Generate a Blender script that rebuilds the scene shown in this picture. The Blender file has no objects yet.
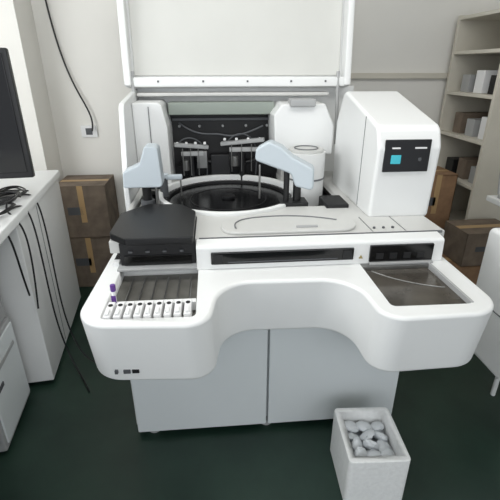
import bpy, bmesh, math, random
from mathutils import Vector, Matrix
random.seed(4)
SC = bpy.context.scene
try:
    SC.view_settings.view_transform = 'Standard'
except Exception: pass

# ---------------------------------------------------------------- materials
def lin(c):
    return tuple(((v/255)/12.92 if v/255 <= .04045 else (((v/255)+.055)/1.055)**2.4) for v in c)
def mat(name, rgb, rough=.5, metal=0, noise=0.0, scale=8, rgb2=None, bump=0, coat=0, emit=0, alpha=1):
    m = bpy.data.materials.new(name); m.use_nodes = True
    nt = m.node_tree; b = nt.nodes['Principled BSDF']
    c = lin(rgb)
    b.inputs['Base Color'].default_value = (*c, 1)
    b.inputs['Roughness'].default_value = rough
    b.inputs['Metallic'].default_value = metal
    b.inputs['Coat Weight'].default_value = coat
    if emit:
        b.inputs['Emission Color'].default_value = (*c, 1); b.inputs['Emission Strength'].default_value = emit
    tc = nt.nodes.new('ShaderNodeTexCoord')
    nz = nt.nodes.new('ShaderNodeTexNoise'); nz.inputs['Scale'].default_value = scale; nz.inputs['Detail'].default_value = 4
    nt.links.new(tc.outputs['Object'], nz.inputs['Vector'])
    if noise or rgb2:
        mx = nt.nodes.new('ShaderNodeMix'); mx.data_type = 'RGBA'
        c2 = lin(rgb2) if rgb2 else tuple(v*(1-noise) for v in c)
        mx.inputs[6].default_value = (*c, 1); mx.inputs[7].default_value = (*c2, 1)
        rp = nt.nodes.new('ShaderNodeMapRange'); rp.inputs[1].default_value = .35; rp.inputs[2].default_value = .65
        nt.links.new(nz.outputs['Fac'], rp.inputs[0]); nt.links.new(rp.outputs[0], mx.inputs[0])
        nt.links.new(mx.outputs[2], b.inputs['Base Color'])
    if bump:
        bp = nt.nodes.new('ShaderNodeBump'); bp.inputs['Strength'].default_value = bump; bp.inputs['Distance'].default_value = .01
        nt.links.new(nz.outputs['Fac'], bp.inputs['Height']); nt.links.new(bp.outputs[0], b.inputs['Normal'])
    return m
WHITE = mat('white_plastic', (229,230,229), .36, noise=.03, scale=3)
DOORW = mat('door_white', (218,223,224), .42, noise=.03, scale=2)
DECK = mat('deck_grey_white', (200,200,197), .42, noise=.04, scale=4)
LIDIN = mat('lid_inner_grey', (206,206,201), .5, noise=.03, scale=4)
SEAM = mat('seam_grey', (110,112,114), .6)
PALE = mat('arm_blue_grey', (186,195,201), .4)
BLACK = mat('black_plastic', (16,16,18), .4, noise=.3)
BLACKG = mat('black_gloss', (8,8,9), .15)
BLACKM = mat('black_matte', (17,17,19), .55, noise=.2)
DISKM = mat('disk_black', (9,9,11), .22)
STEEL = mat('brushed_steel', (150,150,148), .3, metal=.9, noise=.15, scale=20)
DARKST = mat('tray_steel', (132,130,124), .35, metal=.5, noise=.35, scale=9)
GLASSD = mat('smoked_panel', (112,106,98), .16, metal=.5, noise=.5, scale=6)
RAILG = mat('rail_green_grey', (138,146,138), .35)
WALLM = mat('wall_paint', (233,231,225), .85, noise=.04, scale=1.5, bump=.05)
CEILM = mat('ceiling_paint', (230,229,225), .9, noise=.03)
FLOORM = mat('floor_green_epoxy', (24,45,37), .42, rgb2=(34,56,46), scale=5, bump=.04)
CARD = mat('cardboard', (152,120,90), .85, rgb2=(134,104,78), scale=12)
CARD2 = mat('cardboard_dull', (124,110,96), .85, rgb2=(104,92,80), scale=12)
FOAM = mat('styrofoam', (232,233,232), .8, noise=.06, scale=60, bump=.3)
BAG = mat('plastic_bag', (218,222,225), .3, noise=.15, scale=12)
CYAN = mat('cyan_key', (60,170,184), .4, emit=.25)
CREAM = mat('shelf_cream', (208,203,190), .55, noise=.04)
PURPLE = mat('purple_cap', (90,50,130), .4)
GREYP = mat('grey_plastic', (165,166,166), .45, noise=.05)
LBL = mat('label_white', (232,232,232), .5)
GREY2 = mat('grey_dark', (78,80,83), .5)
BLUE = mat('blue_trace', (120,136,160), .4)
TAN = mat('tape_tan', (176,146,104), .4)

# ---------------------------------------------------------------- helpers
def group(name):
    e = bpy.data.objects.new(name, None); SC.collection.objects.link(e); e.empty_display_size = .1
    return e
def finish(bm, name, m, parent=None, bevel=0, seg=3, ang=35, wn=True):
    bmesh.ops.recalc_face_normals(bm, faces=bm.faces)
    if bevel:
        es = [e for e in bm.edges if len(e.link_faces) == 2 and e.calc_face_angle(0) > math.radians(ang)]
        try: bmesh.ops.bevel(bm, geom=es, offset=bevel, segments=seg, profile=.5, affect='EDGES', clamp_overlap=True)
        except Exception as ex: print('bevel', ex)
    for f in bm.faces: f.smooth = True
    for e in bm.edges:
        if len(e.link_faces) == 2 and e.calc_face_angle(0) > math.radians(38): e.smooth = False
    me = bpy.data.meshes.new(name); bm.to_mesh(me); bm.free()
    o = bpy.data.objects.new(name, me); SC.collection.objects.link(o); me.materials.append(m)
    if parent: o.parent = parent
    if wn and bevel:
        w = o.modifiers.new('wn', 'WEIGHTED_NORMAL'); w.keep_sharp = True
    return o
def box(name, x0, x1, y0, y1, z0, z1, m, parent=None, bevel=0.004, seg=2, rot=None):
    bm = bmesh.new(); bmesh.ops.create_cube(bm, size=1)
    c = Vector(((x0+x1)/2, (y0+y1)/2, (z0+z1)/2))
    for v in bm.verts: v.co = Vector((v.co.x*(x1-x0), v.co.y*(y1-y0), v.co.z*(z1-z0)))
    o = finish(bm, name, m, parent, bevel, seg)
    o.location = c
    if rot: o.rotation_euler = rot
    return o
def rpoly(pts, n=7):
    out = []
    N = len(pts)
    for i, p in enumerate(pts):
        r = p[2] if len(p) > 2 else 0
        P = Vector(p[:2])
        if r <= 0: out.append(tuple(P)); continue
        A = Vector(pts[i-1][:2]); B = Vector(pts[(i+1) % N][:2])
        d1 = (A-P).normalized(); d2 = (B-P).normalized()
        a = d1.angle(d2); t = min(r/math.tan(a/2), (A-P).length*.48, (B-P).length*.48)
        s = P+d1*t; e = P+d2*t
        for k in range(n+1):
            u = k/n; w = .75
            q = (s*(1-u)**2 + P*2*u*(1-u)*w + e*u*u)/((1-u)**2+2*u*(1-u)*w+u*u)
            out.append(tuple(q))
    return out
def prism(name, pts, a0, a1, m, parent=None, bevel=0.004, seg=2, axis='z', taper=None, n=7):
    P = rpoly(pts, n); bm = bmesh.new()
    def mk(p, a):
        return {'z': (p[0], p[1], a), 'y': (p[0], a, p[1]), 'x': (a, p[0], p[1])}[axis]
    lo = [bm.verts.new(mk(taper(p) if taper else p, a0)) for p in P]
    hi = [bm.verts.new(mk(p, a1)) for p in P]
    bm.faces.new(lo); bm.faces.new(hi[::-1])
    for i in range(len(P)):
        j = (i+1) % len(P); bm.faces.new((lo[i], hi[i], hi[j], lo[j]))
    return finish(bm, name, m, parent, bevel, seg)
def cyl(name, x, y, z0, z1, r, m, parent=None, r2=None, bevel=0.003, seg=48, rot=None):
    bm = bmesh.new()
    bmesh.ops.create_cone(bm, cap_ends=True, segments=seg, radius1=r, radius2=r if r2 is None else r2, depth=z1-z0)
    o = finish(bm, name, m, parent, bevel, 2, ang=50)
    o.location = (x, y, (z0+z1)/2)
    if rot: o.rotation_euler = rot
    return o
def ring(name, x, y, z0, z1, ri, ro, m, parent=None, n=72, bevel=.002):
    bm = bmesh.new(); V = []
    for k in range(n):
        a = 2*math.pi*k/n; c, s = math.cos(a), math.sin(a)
        V.append([bm.verts.new((x+r*c, y+r*s, z)) for r, z in ((ri, z0), (ro, z0), (ro, z1), (ri, z1))])
    for k in range(n):
        j = (k+1) % n
        for q in range(4):
            w = (q+1) % 4; bm.faces.new((V[k][q], V[k][w], V[j][w], V[j][q]))
    return finish(bm, name, m, parent, bevel, 2, ang=50)
def tube(name, pts, r, m, parent=None, smooth=True):
    cu = bpy.data.curves.new(name, 'CURVE'); cu.dimensions = '3D'; cu.bevel_depth = r; cu.bevel_resolution = 3
    s = cu.splines.new('NURBS' if smooth else 'POLY'); s.points.add(len(pts)-1)
    for p, q in zip(s.points, pts): p.co = (*q, 1)
    if smooth: s.use_endpoint_u = True; s.order_u = 4
    cu.materials.append(m)
    o = bpy.data.objects.new(name, cu); SC.collection.objects.link(o)
    if parent: o.parent = parent
    return o
def cut(o, cutters):
    ms = [mm for mm in o.modifiers if mm.type == 'WEIGHTED_NORMAL']
    for mm in ms: o.modifiers.remove(mm)
    for c in cutters:
        b = o.modifiers.new('b', 'BOOLEAN'); b.object = c; b.operation = 'DIFFERENCE'; b.solver = 'EXACT'
    bpy.context.view_layer.update()
    dg = bpy.context.evaluated_depsgraph_get()
    me = bpy.data.meshes.new_from_object(o.evaluated_get(dg))
    o.modifiers.clear(); o.data = me
    for c in cutters: bpy.data.objects.remove(c, do_unlink=True)
    w = o.modifiers.new('wn', 'WEIGHTED_NORMAL'); w.keep_sharp = True
    return o

# ---------------------------------------------------------------- room
box('floor', -2.6, 3.2, -2.5, 3.5, -.1, 0, FLOORM, bevel=0)
box('wall_back', -2.6, 3.2, 3.4, 3.5, 0, 2.8, WALLM, bevel=0)
box('wall_left', -2.7, -2.6, -2.5, 3.5, 0, 2.8, WALLM, bevel=0)
box('wall_right', 3.2, 3.3, -2.5, 3.5, 0, 2.8, WALLM, bevel=0)
box('ceiling', -2.7, 3.3, -2.5, 3.5, 2.8, 2.9, CEILM, bevel=0)
box('baseboard_back', -2.6, 3.2, 3.385, 3.4, 0, .1, GREY2, bevel=.002)
box('wall_pillar', -1.9, -1.22, 3.1, 3.4, 0, 2.8, WALLM, bevel=.004)
box('trim_1', .9, 3.2, 3.36, 3.4, 1.52, 1.56, CREAM, bevel=.003)

# ---------------------------------------------------------------- analyzer
A = group('laboratory_analyzer')
# cabinet
box('cabinet_core', -.385, .815, 1.49, 2.62, .04, .70, DOORW, A)
box('cabinet_door_left', -.40, .205, 1.452, 1.49, .03, .585, DOORW, A, .006)
box('cabinet_door_right', .213, .83, 1.452, 1.49, .03, .585, DOORW, A, .006)
box('door_painted_shade', -.38, .81, 1.468, 1.492, .585, .605, BLACKM, A, 0)  # black bar paints the shade line under the console
box('upper_front', -.40, .83, 1.456, 1.49, .605, .68, DOORW, A)
box('cabinet_side_left', -.412, -.385, 1.49, 2.62, .04, .9, WHITE, A)
box('cabinet_side_right', .815, .842, 1.49, 2.62, .04, .9, WHITE, A)
box('plinth', -.36, .79, 1.53, 2.55, .015, .05, BLACKM, A)
for i, (x, y) in enumerate([(-.33, 1.50), (.21, 1.50), (.76, 1.50), (-.33, 2.5), (.76, 2.5)]):
    cyl('foot_%d' % i, x, y, 0, .035, .03, GREYP, A)

# console with U recess
pts = [(-.44, 1.78), (-.455, 1.085, .12), (-.035, 1.055, .085), (.01, 1.325, .14), (.50, 1.31, .14), (.515, 1.035, .085), (.93, 1.045, .12), (.945, 1.78)]
def tp(p):
    x, y = p
    return (.24+(x-.24)*.975, y+(.02 if y < 1.6 else 0))
con = prism('console_shell', pts, .648, .883, WHITE, A, bevel=.014, seg=4, taper=tp, n=12)
c1 = prism('cut1', [(-.375, 1.115, .02), (-.075, 1.105, .02), (-.075, 1.50), (-.375, 1.50)], .83, 1.0, DARKST, bevel=0)
c2 = prism('cut2', [(.565, 1.11, .02), (.845, 1.105, .02), (.84, 1.42), (.565, 1.42)], .862, 1.0, DARKST, bevel=0)
cut(con, [c1, c2])
# left tray
box('tray_floor', -.374, -.076, 1.118, 1.495, .831, .836, DARKST, A, 0)
for i in range(9):
    x = -.355+i*.0315
    box('rack_%d' % i, x-.0115, x+.0115, 1.122, 1.215, .836, .886, LBL, A, .003)
    box('rack_tip_%d' % i, x-.006, x+.006, 1.128, 1.16, .886, .893, WHITE, A, .002)
    cyl('rack_well_%d' % i, x, 1.19, .884, .888, .0075, BLACKM, A, seg=16, bevel=0)
box('rack_bar', -.372, -.078, 1.215, 1.24, .836, .872, WHITE, A, .003)
for i in range(6):
    x = -.33+i*.045
    tube('tray_rail_%d' % i, [(x, 1.245, .842), (x, 1.46, .842)], .003, STEEL, A, False)
cyl('sample_tube', -.352, 1.235, .838, .915, .007, LBL, A, seg=20)
cyl('sample_tube_cap', -.352, 1.235, .915, .94, .009, PURPLE, A, seg=20)
box('tube_label', -.36, -.345, 1.226, 1.229, .86, .90, PURPLE, A, 0)
# black hood
prism('hood_body', [(-.375, 1.475), (-.085, 1.475), (-.085, 1.80, .04), (-.39, 1.80, .06)], .883, .985, BLACKM, A, .004)
prism('hood_top', [(-.415, 1.52, .02), (-.345, 1.452, .01), (-.09, 1.452, .01), (-.09, 1.76, .03), (-.16, 1.87, .04), (-.32, 1.88, .04), (-.415, 1.76, .03)], .985, 1.015, BLACK, A, .004)
box('hood_slot', -.36, -.10, 1.468, 1.476, .895, .935, BLACKG, A, .001)
for i in range(4):
    box('hood_fin_%d' % i, -.34+i*.065, -.325+i*.065, 1.464, 1.472, .948, .956, GREY2, A, .001)
box('hood_base', -.385, -.08, 1.44, 1.49, .883, .893, GREYP, A, .002)
# centre bar
prism('bar_body', [(1.43, .883), (1.435, .978, .014), (1.50, .985), (1.52, .883)], -.08, .905, WHITE, A, .003, axis='x')
box('bar_slit', -.025, .535, 1.4235, 1.436, .905, .955, BLACKG, A, .004)
box('bar_slit_left', -.015, .02, 1.420, 1.425, .912, .948, BLACKM, A, .001)
box('bar_slit_right', .49, .525, 1.420, 1.425, .912, .948, BLACKM, A, .001)
box('bar_slit_painted_glow', .04, .47, 1.4215, 1.425, .913, .917, GREY2, A, 0)  # grey strip stands in for a faint glow inside the slit
prism('warning_mark', [(.558, .908), (.574, .908), (.566, .922)], 1.4265, 1.431, mat('warn_yellow', (150, 135, 90), .5), A, 0, axis='y')
# right slots block
box('slot_block', .60, .86, 1.424, 1.44, .892, .962, BLACKG, A, .003)
box('slot_ledge', .60, .86, 1.41, 1.43, .883, .892, GREYP, A, .002)
for i in range(4):
    box('slot_port_%d' % i, .625+i*.056, .655+i*.056, 1.421, 1.426, .905, .93, BLACKM, A, .001)
# right smoked window
prism('window_panel', [(.57, 1.115, .02), (.84, 1.11, .02), (.835, 1.415), (.57, 1.415)], .862, .868, GLASSD, A, .001)
box('window_frame_back', .565, .845, 1.40, 1.43, .868, .884, STEEL, A, .002)
tube('window_painted_reflection', [(.60, 1.39, .870), (.68, 1.28, .870), (.82, 1.24, .870)], .002, STEEL, A)  # thin curve laid on the panel as a painted reflection, no real wire
box('window_frame_side', .838, .848, 1.11, 1.42, .866, .887, GREYP, A, .002)

# deck with circular well
deck = prism('deck_plate', [(-.42, 1.51), (.945, 1.51), (.945, 1.78, .03), (.87, 1.80), (.87, 2.60), (-.42, 2.60)], .93, .982, DECK, A, .004)
hc = cyl('hc', .07, 2.14, .8, 1.1, .375, DISKM, bevel=0, seg=96)
hc2 = box('hc2', -.40, -.12, 1.85, 2.33, .8, 1.1, DISKM, bevel=0)
hc3 = box('hc3', -.22, .395, 2.2, 2.585, .8, 1.1, DISKM, bevel=0)
hc4 = box('hc4', .2, .64, 1.88, 2.4, .8, 1.1, DISKM, bevel=0)
cut(deck, [hc, hc2, hc3, hc4])
box('well_floor', -.41, .81, 1.52, 2.6, .80, .90, BLACKM, A, 0)
ring('well_rim', .07, 2.14, .90, .998, .345, .374, WHITE, A, bevel=.008)
cyl('reaction_disk', .07, 2.14, .90, .955, .315, DISKM, A, seg=96)
ring('cuvette_ring', .07, 2.14, .94, .968, .316, .341, BLACKM, A)
for k in range(60):
    a = 2*math.pi*k/60
    box('cuvette_%d' % k, .07+.328*math.cos(a)-.004, .07+.328*math.cos(a)+.004, 2.14+.328*math.sin(a)-.004, 2.14+.328*math.sin(a)+.004, .968, .973, STEEL, A, 0)
cyl('disk_hub', .07, 2.14, .955, .972, .035, BLACK, A)
ring('disk_groove', .07, 2.14, .955, .957, .20, .205, BLACKM, A)
# front rounded cover
prism('reagent_cover', [(.02, 1.53, .09), (.58, 1.53, .10), (.60, 1.66, .08), (.46, 1.735, .10), (.20, 1.745, .12), (.02, 1.68, .09)], .982, .995, DECK, A, .005, n=10)
tube('cover_trace', [(.08, 1.57, .997), (.06, 1.67, .997), (.20, 1.72, .997), (.40, 1.712, .997), (.52, 1.64, .997)], .003, SEAM, A)
box('cover_handle', .33, .42, 1.56, 1.575, .994, 1.002, GREYP, A, .003)
for x in (.64, .78): box('deck_line_%d' % int(x*100), x, x+.002, 1.52, 1.70, .983, .9845, SEAM, A, 0)
box('deck_seam', -.07, .93, 1.505, 1.508, .975, .9865, SEAM, A, 0)
for x in (.66, .70, .74): cyl('deck_pin_%d' % int(x*100), x, 1.56, .98, .99, .006, GREY2, A, seg=16)

# rear enclosure
box('rear_wall', -.44, .86, 2.60, 2.66, .66, 1.50, WHITE, A, .006)
box('rear_black_panel', -.26, .40, 2.585, 2.602, .88, 1.38, BLACKM, A, .002)
box('rail_beam', -.25, .36, 2.48, 2.56, 1.35, 1.42, RAILG, A, .008)
box('rail_top', -.42, .68, 2.50, 2.60, 1.45, 1.47, DECK, A, .006)
prism('side_wall_left', [(2.02, .90), (2.02, 1.05, .05), (2.14, 1.44, .05), (2.62, 1.49), (2.62, .90)], -.452, -.425, WHITE, A, .006, axis='x')
prism('column_left', [(-.425, .95), (-.425, 1.43), (-.27, 1.43, .03), (-.245, 1.30, .04), (-.245, .95)], 2.33, 2.60, WHITE, A, .01, axis='y')
box('column_left_seam', -.34, -.336, 2.325, 2.335, .96, 1.41, SEAM, A, 0)
prism('column_right', [(.345, 1.17, .03), (.335, 1.36, .02), (.38, 1.42, .03), (.62, 1.42, .02), (.68, 1.30, .03), (.68, 1.14)], 2.33, 2.60, WHITE, A, .012, axis='y')
box('column_right_cap', .42, .56, 2.30, 2.40, 1.405, 1.445, GREYP, A, .008)
box('column_right_base', .40, .66, 2.42, 2.60, .90, 1.17, DECK, A, .004)
cyl('wash_drum', .50, 2.22, .90, 1.185, .105, WHITE, A)
cyl('wash_drum_top', .50, 2.22, 1.185, 1.20, .095, DECK, A)
ring('wash_drum_band', .50, 2.22, 1.04, 1.05, .104, .108, SEAM, A)
ring('wash_drum_lip', .50, 2.22, 1.198, 1.206, .06, .065, SEAM, A)
# mechanisms on the black wall
for i, (x, w, z) in enumerate([(-.13, .10, 1.17), (.17, .13, 1.19)]):
    s = (1 if i == 0 else -1)
    box('bracket_%d' % i, x-w, x+w, 2.44, 2.48, z, z+.022, GREYP, A, .004, rot=(0, .12*s, .25*s))
    box('bracket_lower_%d' % i, x-w*.6, x+w*.7, 2.44, 2.47, z-.045, z-.02, GREYP, A, .004)
    box('bracket_plate_%d' % i, x+.03*s, x+.06*s+.03, 2.45, 2.48, z-.12, z-.02, STEEL, A, .003)
    box('motor_block_%d' % i, x-w*.6, x-w*.1, 2.47, 2.54, z-.14, z-.05, BLACK, A, .004)
    cyl('motor_can_%d' % i, x-w*.35, 2.45, z-.13, z-.07, .018, STEEL, A, seg=24)
    for k in range(4):
        cyl('bracket_screw_%d_%d' % (i, k), x-w*.8+k*w*.53, 2.45, z+.02, z+.035, .008, LBL, A, seg=16)
    cyl('bracket_post_%d' % i, x, 2.49, .90, z, .02, BLACK, A, seg=20)
    tube('hose_%d' % i, [(x-.08, 2.46, z+.02), (x-.04, 2.44, z+.07), (x+.06, 2.46, z+.06), (x+.1, 2.50, z-.05), (x+.08, 2.5, .96)], .004, GREY2, A)
    for k in range(3):
        xx = x-w*.5+k*w*.45
        tube('needle_%d_%d' % (i, k), [(xx, 2.44, z), (xx, 2.44, z-.16)], .003, STEEL, A, False)
tube('cable_bundle', [(-.22, 2.55, 1.05), (-.05, 2.5, 1.12), (.1, 2.52, 1.02), (.3, 2.5, 1.10)], .012, BLACK, A)
tube('cable_bundle_b', [(-.2, 2.56, 1.30), (-.1, 2.53, 1.22), (.05, 2.54, 1.26), (.12, 2.52, 1.2), (.3, 2.54, 1.28)], .006, GREY2, A)
box('mixer_block', -.02, .10, 2.50, 2.57, .95, 1.12, BLACK, A, .006)
box('slide_rail', -.24, .38, 2.565, 2.585, 1.31, 1.325, GREY2, A, .002)
for i, x in enumerate([-.2, -.08, .06, .2, .33]): cyl('wall_boss_%d' % i, x, 2.58, 1.27, 1.285, .008, GREYP, A, seg=14, rot=(math.pi/2, 0, 0))
# left-side wash posts near carousel
cyl('mixer_post', -.27, 2.16, .90, 1.07, .022, GREY2, A, seg=24)
cyl('mixer_post_cap', -.27, 2.16, 1.07, 1.09, .028, PALE, A, seg=24)
box('mixer_arm', -.28, -.17, 2.145, 2.175, 1.06, 1.085, PALE, A, .006)
cyl('mixer_paddle', -.18, 2.16, .97, 1.06, .004, STEEL, A, seg=12)

# pipetting arms
prism('arm_left_body', [(-.43, 1.08, .01), (-.425, 1.155, .02), (-.345, 1.19, .02), (-.315, 1.275, .02), (-.255, 1.27, .02), (-.245, 1.08, .02)], 1.92, 2.02, PALE, A, .01, axis='y')
cyl('arm_left_column', -.33, 1.97, .88, 1.10, .022, BLACK, A)
cyl('arm_left_rod', -.28, 1.95, .88, 1.10, .008, STEEL, A, seg=20)
cyl('arm_left_collar', -.33, 1.97, .98, 1.01, .034, GREY2, A)
ar = prism('arm_right_body', [(-.15, 0, .02), (-.155, .055, .02), (-.10, .10, .03), (-.04, .085, .02), (.02, .05), (.13, .015, .03), (.15, -.09, .02), (.06, -.085, .02), (.03, -.03, .03)], -.045, .045, PALE, A, .012, seg=3, axis='y')
ar.location = (.345, 1.93, 1.175); ar.rotation_euler = (0, .16, -.25)
cyl('arm_right_column', .40, 1.93, .88, 1.14, .02, BLACK, A)
cyl('arm_right_column2', .345, 1.92, .88, 1.15, .014, BLACK, A, seg=24)
cyl('arm_right_probe', .22, 1.97, 1.0, 1.17, .005, STEEL, A, seg=16)
box('arm_right_base', .31, .45, 1.88, 1.98, .90, 1.0, BLACKM, A, .004)
box('probe_station', .53, .64, 1.84, 2.0, .90, 1.00, BLACKM, A, .006)

# right tower
prism('tower_shell', [(1.70, .975), (1.685, 1.29, .04), (1.72, 1.375, .05), (2.22, 1.495, .05), (2.32, 1.33), (2.32, .975)], .685, .965, WHITE, A, .016, seg=4, axis='x')
box('tower_plinth', .70, .955, 1.71, 2.3, .66, .985, WHITE, A, .004)
box('tower_side_seam', .683, .686, 1.86, 1.863, .99, 1.40, SEAM, A, 0)
scr = box('display_panel', .715, .915, 1.682, 1.692, 1.19, 1.325, BLACKG, A, .003, rot=(-.02, 0, 0))
box('display_key', .745, .788, 1.678, 1.684, 1.225, 1.262, CYAN, A, .002)
for i, (x, w) in enumerate([(.745, .035), (.845, .05)]):
    box('display_text_%d' % i, x, x+w, 1.678, 1.683, 1.288, 1.294, LBL, A, 0)
cyl('display_button', .872, 1.681, 1.24, 1.246, .008, GREY2, A, seg=20, rot=(math.pi/2, 0, 0))
for i, w in enumerate([.010, .022, .022]):
    box('pod_label_%d' % i, -.345+i*.028, -.345+i*.028+w, 1.085, 1.094, .690, .703, GREY2 if i != 2 else BLACKM, A, 0)
# lid (raised cover)
L = group('raised_lid'); L.parent = A
def lidbox(n, x0, x1, s0, s1, d0, d1, m, bev=.006):
    return box(n, x0, x1, d0, d1, s0, s1, m, L, bev)
lidbox('lid_shell', -.48, .80, 0, .75, .03, .07, WHITE)
lidbox('lid_edge_bottom', -.48, .80, -.005, .05, -.03, .035, WHITE, .012)
lidbox('lid_edge_left', -.48, -.44, 0, .75, -.05, .035, WHITE, .012)
lidbox('lid_edge_right', .76, .80, 0, .75, -.05, .035, WHITE, .012)
lidbox('lid_edge_top', -.48, .80, .69, .75, -.05, .035, WHITE, .012)
lidbox('lid_inner', -.43, .75, .06, .68, .02, .032, LIDIN)
for i, x in enumerate([-.3, -.05, .2, .45, .65]):
    lidbox('lid_screw_%d' % i, x, x+.010, .02, .030, -.034, -.03, GREY2, .001)
L.location = (0, 2.53, 1.50); L.rotation_euler = (-.12, 0, 0)
for sx, n in ((-.435, 'l'), (.73, 'r')):
    tube('lid_strut_'+n, [(sx, 2.45, 1.18), (sx, 2.52, 1.58)], .010, GREYP, A, False)

# ---------------------------------------------------------------- left counter
C = group('lab_counter')
prism('counter_top', [(-.86, .75), (-.86, 2.80, .03), (-1.75, 2.80), (-1.75, .75)], .94, .985, WHITE, C, .008)
box('counter_cabinet', -1.72, -.875, 1.86, 2.77, 0.03, .94, WHITE, C, .006)
box('counter_kick', -1.70, -.90, 1.9, 2.75, 0, .03, BLACKM, C, 0)
box('counter_back_leg', -1.75, -1.70, .8, 1.86, 0, .94, GREYP, C, .004)
box('counter_front_leg', -1.7, -.93, .78, .82, 0, .94, DOORW, C, .004)
box('counter_seam', -.878, -.873, 2.2, 2.203, .06, .92, SEAM, C, 0)

PC = group('computer_tower')
box('pc_case', -1.42, -.98, 1.42, 1.80, .02, .50, GREYP, PC, .01)
box('pc_face', -.982, -.972, 1.44, 1.78, .05, .48, DOORW, PC, .004)
box('pc_drive', -.974, -.968, 1.48, 1.74, .38, .40, GREYP, PC, .001)
box('pc_port', -.974, -.968, 1.48, 1.54, .30, .32, GREY2, PC, .001)
for i, (x, y) in enumerate([(-1.38, 1.46), (-1.02, 1.46), (-1.38, 1.76), (-1.02, 1.76)]): cyl('pc_foot_%d' % i, x, y, 0, .022, .02, BLACK, PC, seg=16)
PR = group('laser_printer')
prism('printer_body', [(1.30, .503), (1.30, .66, .05), (1.38, .74, .04), (1.78, .74, .04), (1.80, .503)], -1.42, -.99, GREYP, PR, .012, axis='x')
box('printer_slot', -.992, -.985, 1.36, 1.74, .60, .62, BLACKM, PR, .001)
box('printer_tray', -1.36, -1.05, 1.24, 1.32, .53, .55, DOORW, PR, .004)

M = group('computer_monitor')
box('monitor_shell', -1.42, -.895, 2.06, 2.10, 1.10, 1.68, BLACK, M, .008, rot=(0, 0, .12))
box('monitor_screen', -1.40, -.915, 2.055, 2.063, 1.13, 1.66, BLACKG, M, .002, rot=(0, 0, .12))
box('monitor_back', -1.30, -1.02, 2.10, 2.13, 1.2, 1.5, BLACK, M, .01, rot=(0, 0, .12))
box('monitor_neck', -1.20, -1.12, 2.12, 2.16, .99, 1.30, BLACK, M, .006)
cyl('monitor_base', -1.16, 2.12, .986, 1.0, .13, BLACK, M)

CB = group('cable_tangle')
def coil(n, cx, cy, z, r, turns, seed, end):
    rr = random.Random(seed); pts = []
    for k in range(turns*8):
        a = k*math.pi/4; q = r*(1+rr.uniform(-.25, .25))
        pts.append((cx+q*math.cos(a)*.8, cy+q*1.3*math.sin(a), z+.004+rr.uniform(0, .02)))
    return tube(n, pts+end, .0045, BLACK, CB)
coil('cable_1', -.95, 1.92, .99, .08, 3, 1, [(-.90, 2.0, .995), (-.85, 2.02, .97), (-.845, 2.02, .7), (-.84, 1.98, .3), (-.78, 1.95, .02), (-.72, 1.85, .01), (-.68, 1.75, .01)])
coil('cable_2', -.98, 2.18, .99, .09, 3, 2, [(-.91, 2.2, .995), (-.85, 2.2, .97), (-.845, 2.18, .6), (-.83, 2.1, .2), (-.75, 2.05, .01), (-.68, 2.0, .01)])
coil('cable_3', -.94, 1.75, .99, .05, 2, 3, [(-.92, 1.72, .995), (-.85, 1.72, .97), (-.86, 1.74, .75), (-.87, 1.80, .6)])
coil('cable_4', -.96, 2.05, 1.0, .08, 4, 5, [(-.92, 1.88, .995), (-.85, 1.86, .97), (-.845, 1.9, .8), (-.86, 1.84, .5)])
# swing counter + things standing with it slightly away from the analyzer
ang = .12; px, py = -.86, 1.5
for gobj in (C, PC, PR, CB):
    gobj.rotation_euler = (0, 0, ang)
    gobj.location = (px-(px*math.cos(ang)-py*math.sin(ang)), py-(px*math.sin(ang)+py*math.cos(ang)), 0)

def carton(name, x0, x1, y0, y1, z0, z1, m=CARD, rot=0):
    g = group(name)
    cx, cy = (x0+x1)/2, (y0+y1)/2
    g.location = (cx, cy, z0); g.rotation_euler = (0, 0, rot)
    w, d, h = x1-x0, y1-y0, z1-z0
    t = .006
    box('side_a', -w/2, -w/2+t, -d/2, d/2, 0, h, m, g, .001)
    box('side_b', w/2-t, w/2, -d/2, d/2, 0, h, m, g, .001)
    box('side_c', -w/2, w/2, -d/2, -d/2+t, 0, h, m, g, .001)
    box('side_d', -w/2, w/2, d/2-t, d/2, 0, h, m, g, .001)
    box('bottom', -w/2, w/2, -d/2, d/2, 0, t, m, g, .001)
    box('flap_a', -w/2, w/2, -d/2, -.002, h-.008, h-.002, m, g, .001)
    box('flap_b', -w/2, w/2, .002, d/2, h-.008, h-.002, m, g, .001)
    box('tape', -w/2, w/2, -.025, .025, h-.002, h-.001, TAN, g, 0)
    box('tape_front', -.02, .02, -d/2-.001, -d/2, h*.3, h, TAN, g, 0)
    box('print_mark', -w*.3, w*.0, -d/2-.001, -d/2, h*.45, h*.6, GREY2, g, 0)
    return g
carton('cardboard_box', -1.17, -.78, 2.97, 3.32, 0, .42, CARD2)
carton('cardboard_box', -1.16, -.80, 2.98, 3.32, .422, .82, CARD2, rot=.02)
U = group('wall_socket')
box('socket_plate', -1.02, -.90, 3.385, 3.4, 1.10, 1.19, LBL, U, .003)
box('socket_hole', -.985, -.935, 3.382, 3.386, 1.12, 1.17, GREY2, U, .002)
tube('wall_cable', [(-1.12, 3.385, 2.1), (-1.10, 3.385, 1.75), (-1.0, 3.37, 1.4), (-.90, 3.37, 1.25), (-.93, 3.36, 1.15)], .006, BLACK, U)

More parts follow.
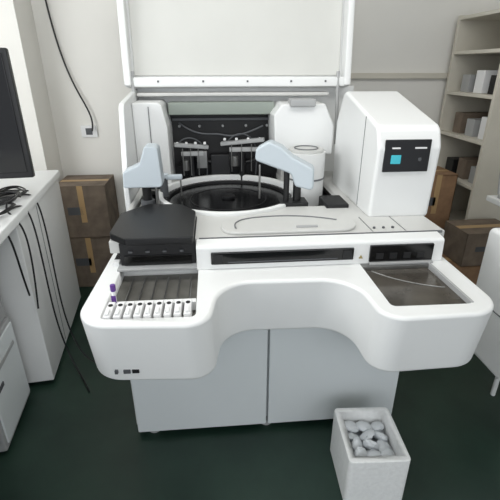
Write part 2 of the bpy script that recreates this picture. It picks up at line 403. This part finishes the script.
# ---------------------------------------------------------------- right side
B = group('storage_shelf')
box('side_near', 1.84, 2.30, 2.70, 2.73, 0, 1.95, CREAM, B)
box('side_far', 1.84, 2.30, 3.30, 3.33, 0, 1.95, CREAM, B)
box('back_panel', 2.28, 2.30, 2.7, 3.33, 0, 1.95, CREAM, B)
for i, z in enumerate([.06, .42, .80, 1.12, 1.42, 1.70, 1.93]):
    box('board_%d' % i, 1.84, 2.29, 2.72, 3.31, z-.012, z+.012, CREAM, B)
F = group('shelf_files'); F.parent = B
for i in range(9):
    z = [.812, 1.132, 1.432][i % 3]; y = 2.78+(i//3)*.17
    box('file_%d' % i, 1.90, 2.2, y, y+.10, z, z+.12+.03*(i % 2), [GREYP, LBL, BLACKM, CARD2][i % 4], F, .003)
carton('cardboard_box', 1.50, 1.80, 2.82, 3.15, 0, .45, CARD)
carton('cardboard_box', 1.51, 1.79, 2.84, 3.12, .452, .88, CARD)
carton('cardboard_box', 1.60, 2.05, 2.36, 2.66, 0, .36, CARD, rot=.06)
carton('cardboard_box', 1.64, 2.02, 2.37, 2.64, .362, .60, CARD2, rot=.03)

W = group('work_table')
box('table_top', 1.53, 2.4, 1.66, 2.12, .91, .94, WHITE, W, .004)
for i, (x, y) in enumerate([(2.35, 1.7), (2.35, 2.08), (1.66, 1.7), (1.80, 2.08)]): box('table_leg_%d' % i, x-.015, x+.015, y-.015, y+.015, 0, .91, GREYP, W, .002)
LP = group('laptop_computer')
box('laptop_base', 1.55, 1.87, 1.84, 2.06, .941, .962, GREYP, LP, .004)
box('laptop_keys', 1.57, 1.85, 1.88, 2.04, .962, .965, BLACKM, LP, .001)
box('laptop_lid', 1.55, 1.87, 2.075, 2.09, .96, 1.18, GREYP, LP, .004, rot=(-.2, 0, 0))
box('laptop_screen', 1.565, 1.855, 2.066, 2.074, .975, 1.165, BLACKG, LP, .001, rot=(-.2, 0, 0))
# bag on the shelf row behind, cut by the photo's right edge
BG = group('computer_monitor')
box('monitor_shell', 1.60, 2.08, 2.115, 2.145, 1.24, 1.56, BLACK, BG, .008)
box('monitor_screen', 1.615, 2.065, 2.11, 2.116, 1.255, 1.545, BLACKG, BG, .002)
box('monitor_neck', 1.93, 1.99, 2.095, 2.12, .96, 1.30, BLACK, BG, .006)
box('monitor_foot', 1.90, 2.14, 1.98, 2.12, .941, .955, BLACK, BG, .004)

T = group('benchtop_instrument')
box('stand_shelf', 1.26, 1.54, 1.30, 1.60, .32, .345, GREYP, T, .004)
prism('instrument_body', [(1.30, .345), (1.24, .45, .03), (1.24, .88, .06), (1.32, .96, .05), (1.60, .96, .03), (1.60, .345)], 1.20, 1.52, WHITE, T, .02, seg=4, axis='x')
box('instrument_seam', 1.197, 1.2, 1.28, 1.58, .62, .625, SEAM, T, 0)
for i, (x, y) in enumerate([(1.44, 1.34), (1.52, 1.34), (1.44, 1.57), (1.52, 1.57)]):
    cyl('stand_leg_%d' % i, x, y, 0, .33, .012, WHITE, T, seg=16)

# ---------------------------------------------------------------- styrofoam box
def foambox(name, x0, x1, y0, y1, h, rot):
    g = group(name)
    w, d = x1-x0, y1-y0
    o = prism('foam_shell', [(-w/2, -d/2, .02), (w/2, -d/2, .02), (w/2, d/2, .02), (-w/2, d/2, .02)], 0, h, FOAM, g, .006)
    c = box('cc', -w/2+.028, w/2-.028, -d/2+.028, d/2-.028, .03, h+.1, FOAM, None, 0)
    cut(o, [c])
    g.location = ((x0+x1)/2, (y0+y1)/2, 0); g.rotation_euler = (0, 0, rot)
    return g, w, d
g, w, d = foambox('styrofoam_box', .475, .715, 1.04, 1.315, .24, -.05)
for i in range(12):
    bm = bmesh.new(); bmesh.ops.create_icosphere(bm, subdivisions=3, radius=.034)
    for v in bm.verts:
        v.co += v.normal*random.uniform(-.004, .004)
        v.co.z *= .5
    o = finish(bm, 'packing_bag_%d' % i, BAG, g)
    o.location = (-w/2+.065+(i % 3)*.055, -d/2+.062+(i//3)*.050, .18+random.uniform(0, .02)); o.rotation_euler = (random.random(), random.random(), random.random()*3)
box('packing_fill', -w/2+.03, w/2-.03, -d/2+.03, d/2-.03, .031, .165, BAG, g, 0)

# ---------------------------------------------------------------- light
wd = bpy.data.worlds.new('World'); SC.world = wd; wd.use_nodes = True
wd.node_tree.nodes['Background'].inputs[0].default_value = (.88, .93, 1, 1)
wd.node_tree.nodes['Background'].inputs[1].default_value = .85
def area(name, loc, tgt, sx, sy, e, col=(1, 1, 1)):
    l = bpy.data.lights.new(name, 'AREA'); l.shape = 'RECTANGLE'; l.size = sx; l.size_y = sy; l.energy = e; l.color = col
    o = bpy.data.objects.new(name, l); SC.collection.objects.link(o); o.location = loc
    o.rotation_euler = (Vector(tgt)-Vector(loc)).to_track_quat('-Z', 'Y').to_euler()
    return o
area('window_light', (-2.4, 1.2, 1.9), (.5, 2.2, 1.0), 2.2, 1.4, 58, (.95, .975, 1))
area('ceiling_lamp', (.3, 1.3, 2.75), (.3, 1.8, 0), 2.4, 1.0, 32, (1, 1, .98))
area('front_window_light', (.3, -2.3, 1.9), (.2, 2.6, 1.4), 3, 1.6, 34, (.95, .975, 1))

cam = bpy.data.cameras.new('camera'); co = bpy.data.objects.new('camera', cam); SC.collection.objects.link(co)
cam.sensor_width = 36; cam.lens = 410/500*36; cam.clip_start = .02
co.location = (0, 0, 1.6)
co.rotation_euler = (math.radians(90-24), 0, math.radians(-5))
SC.camera = co
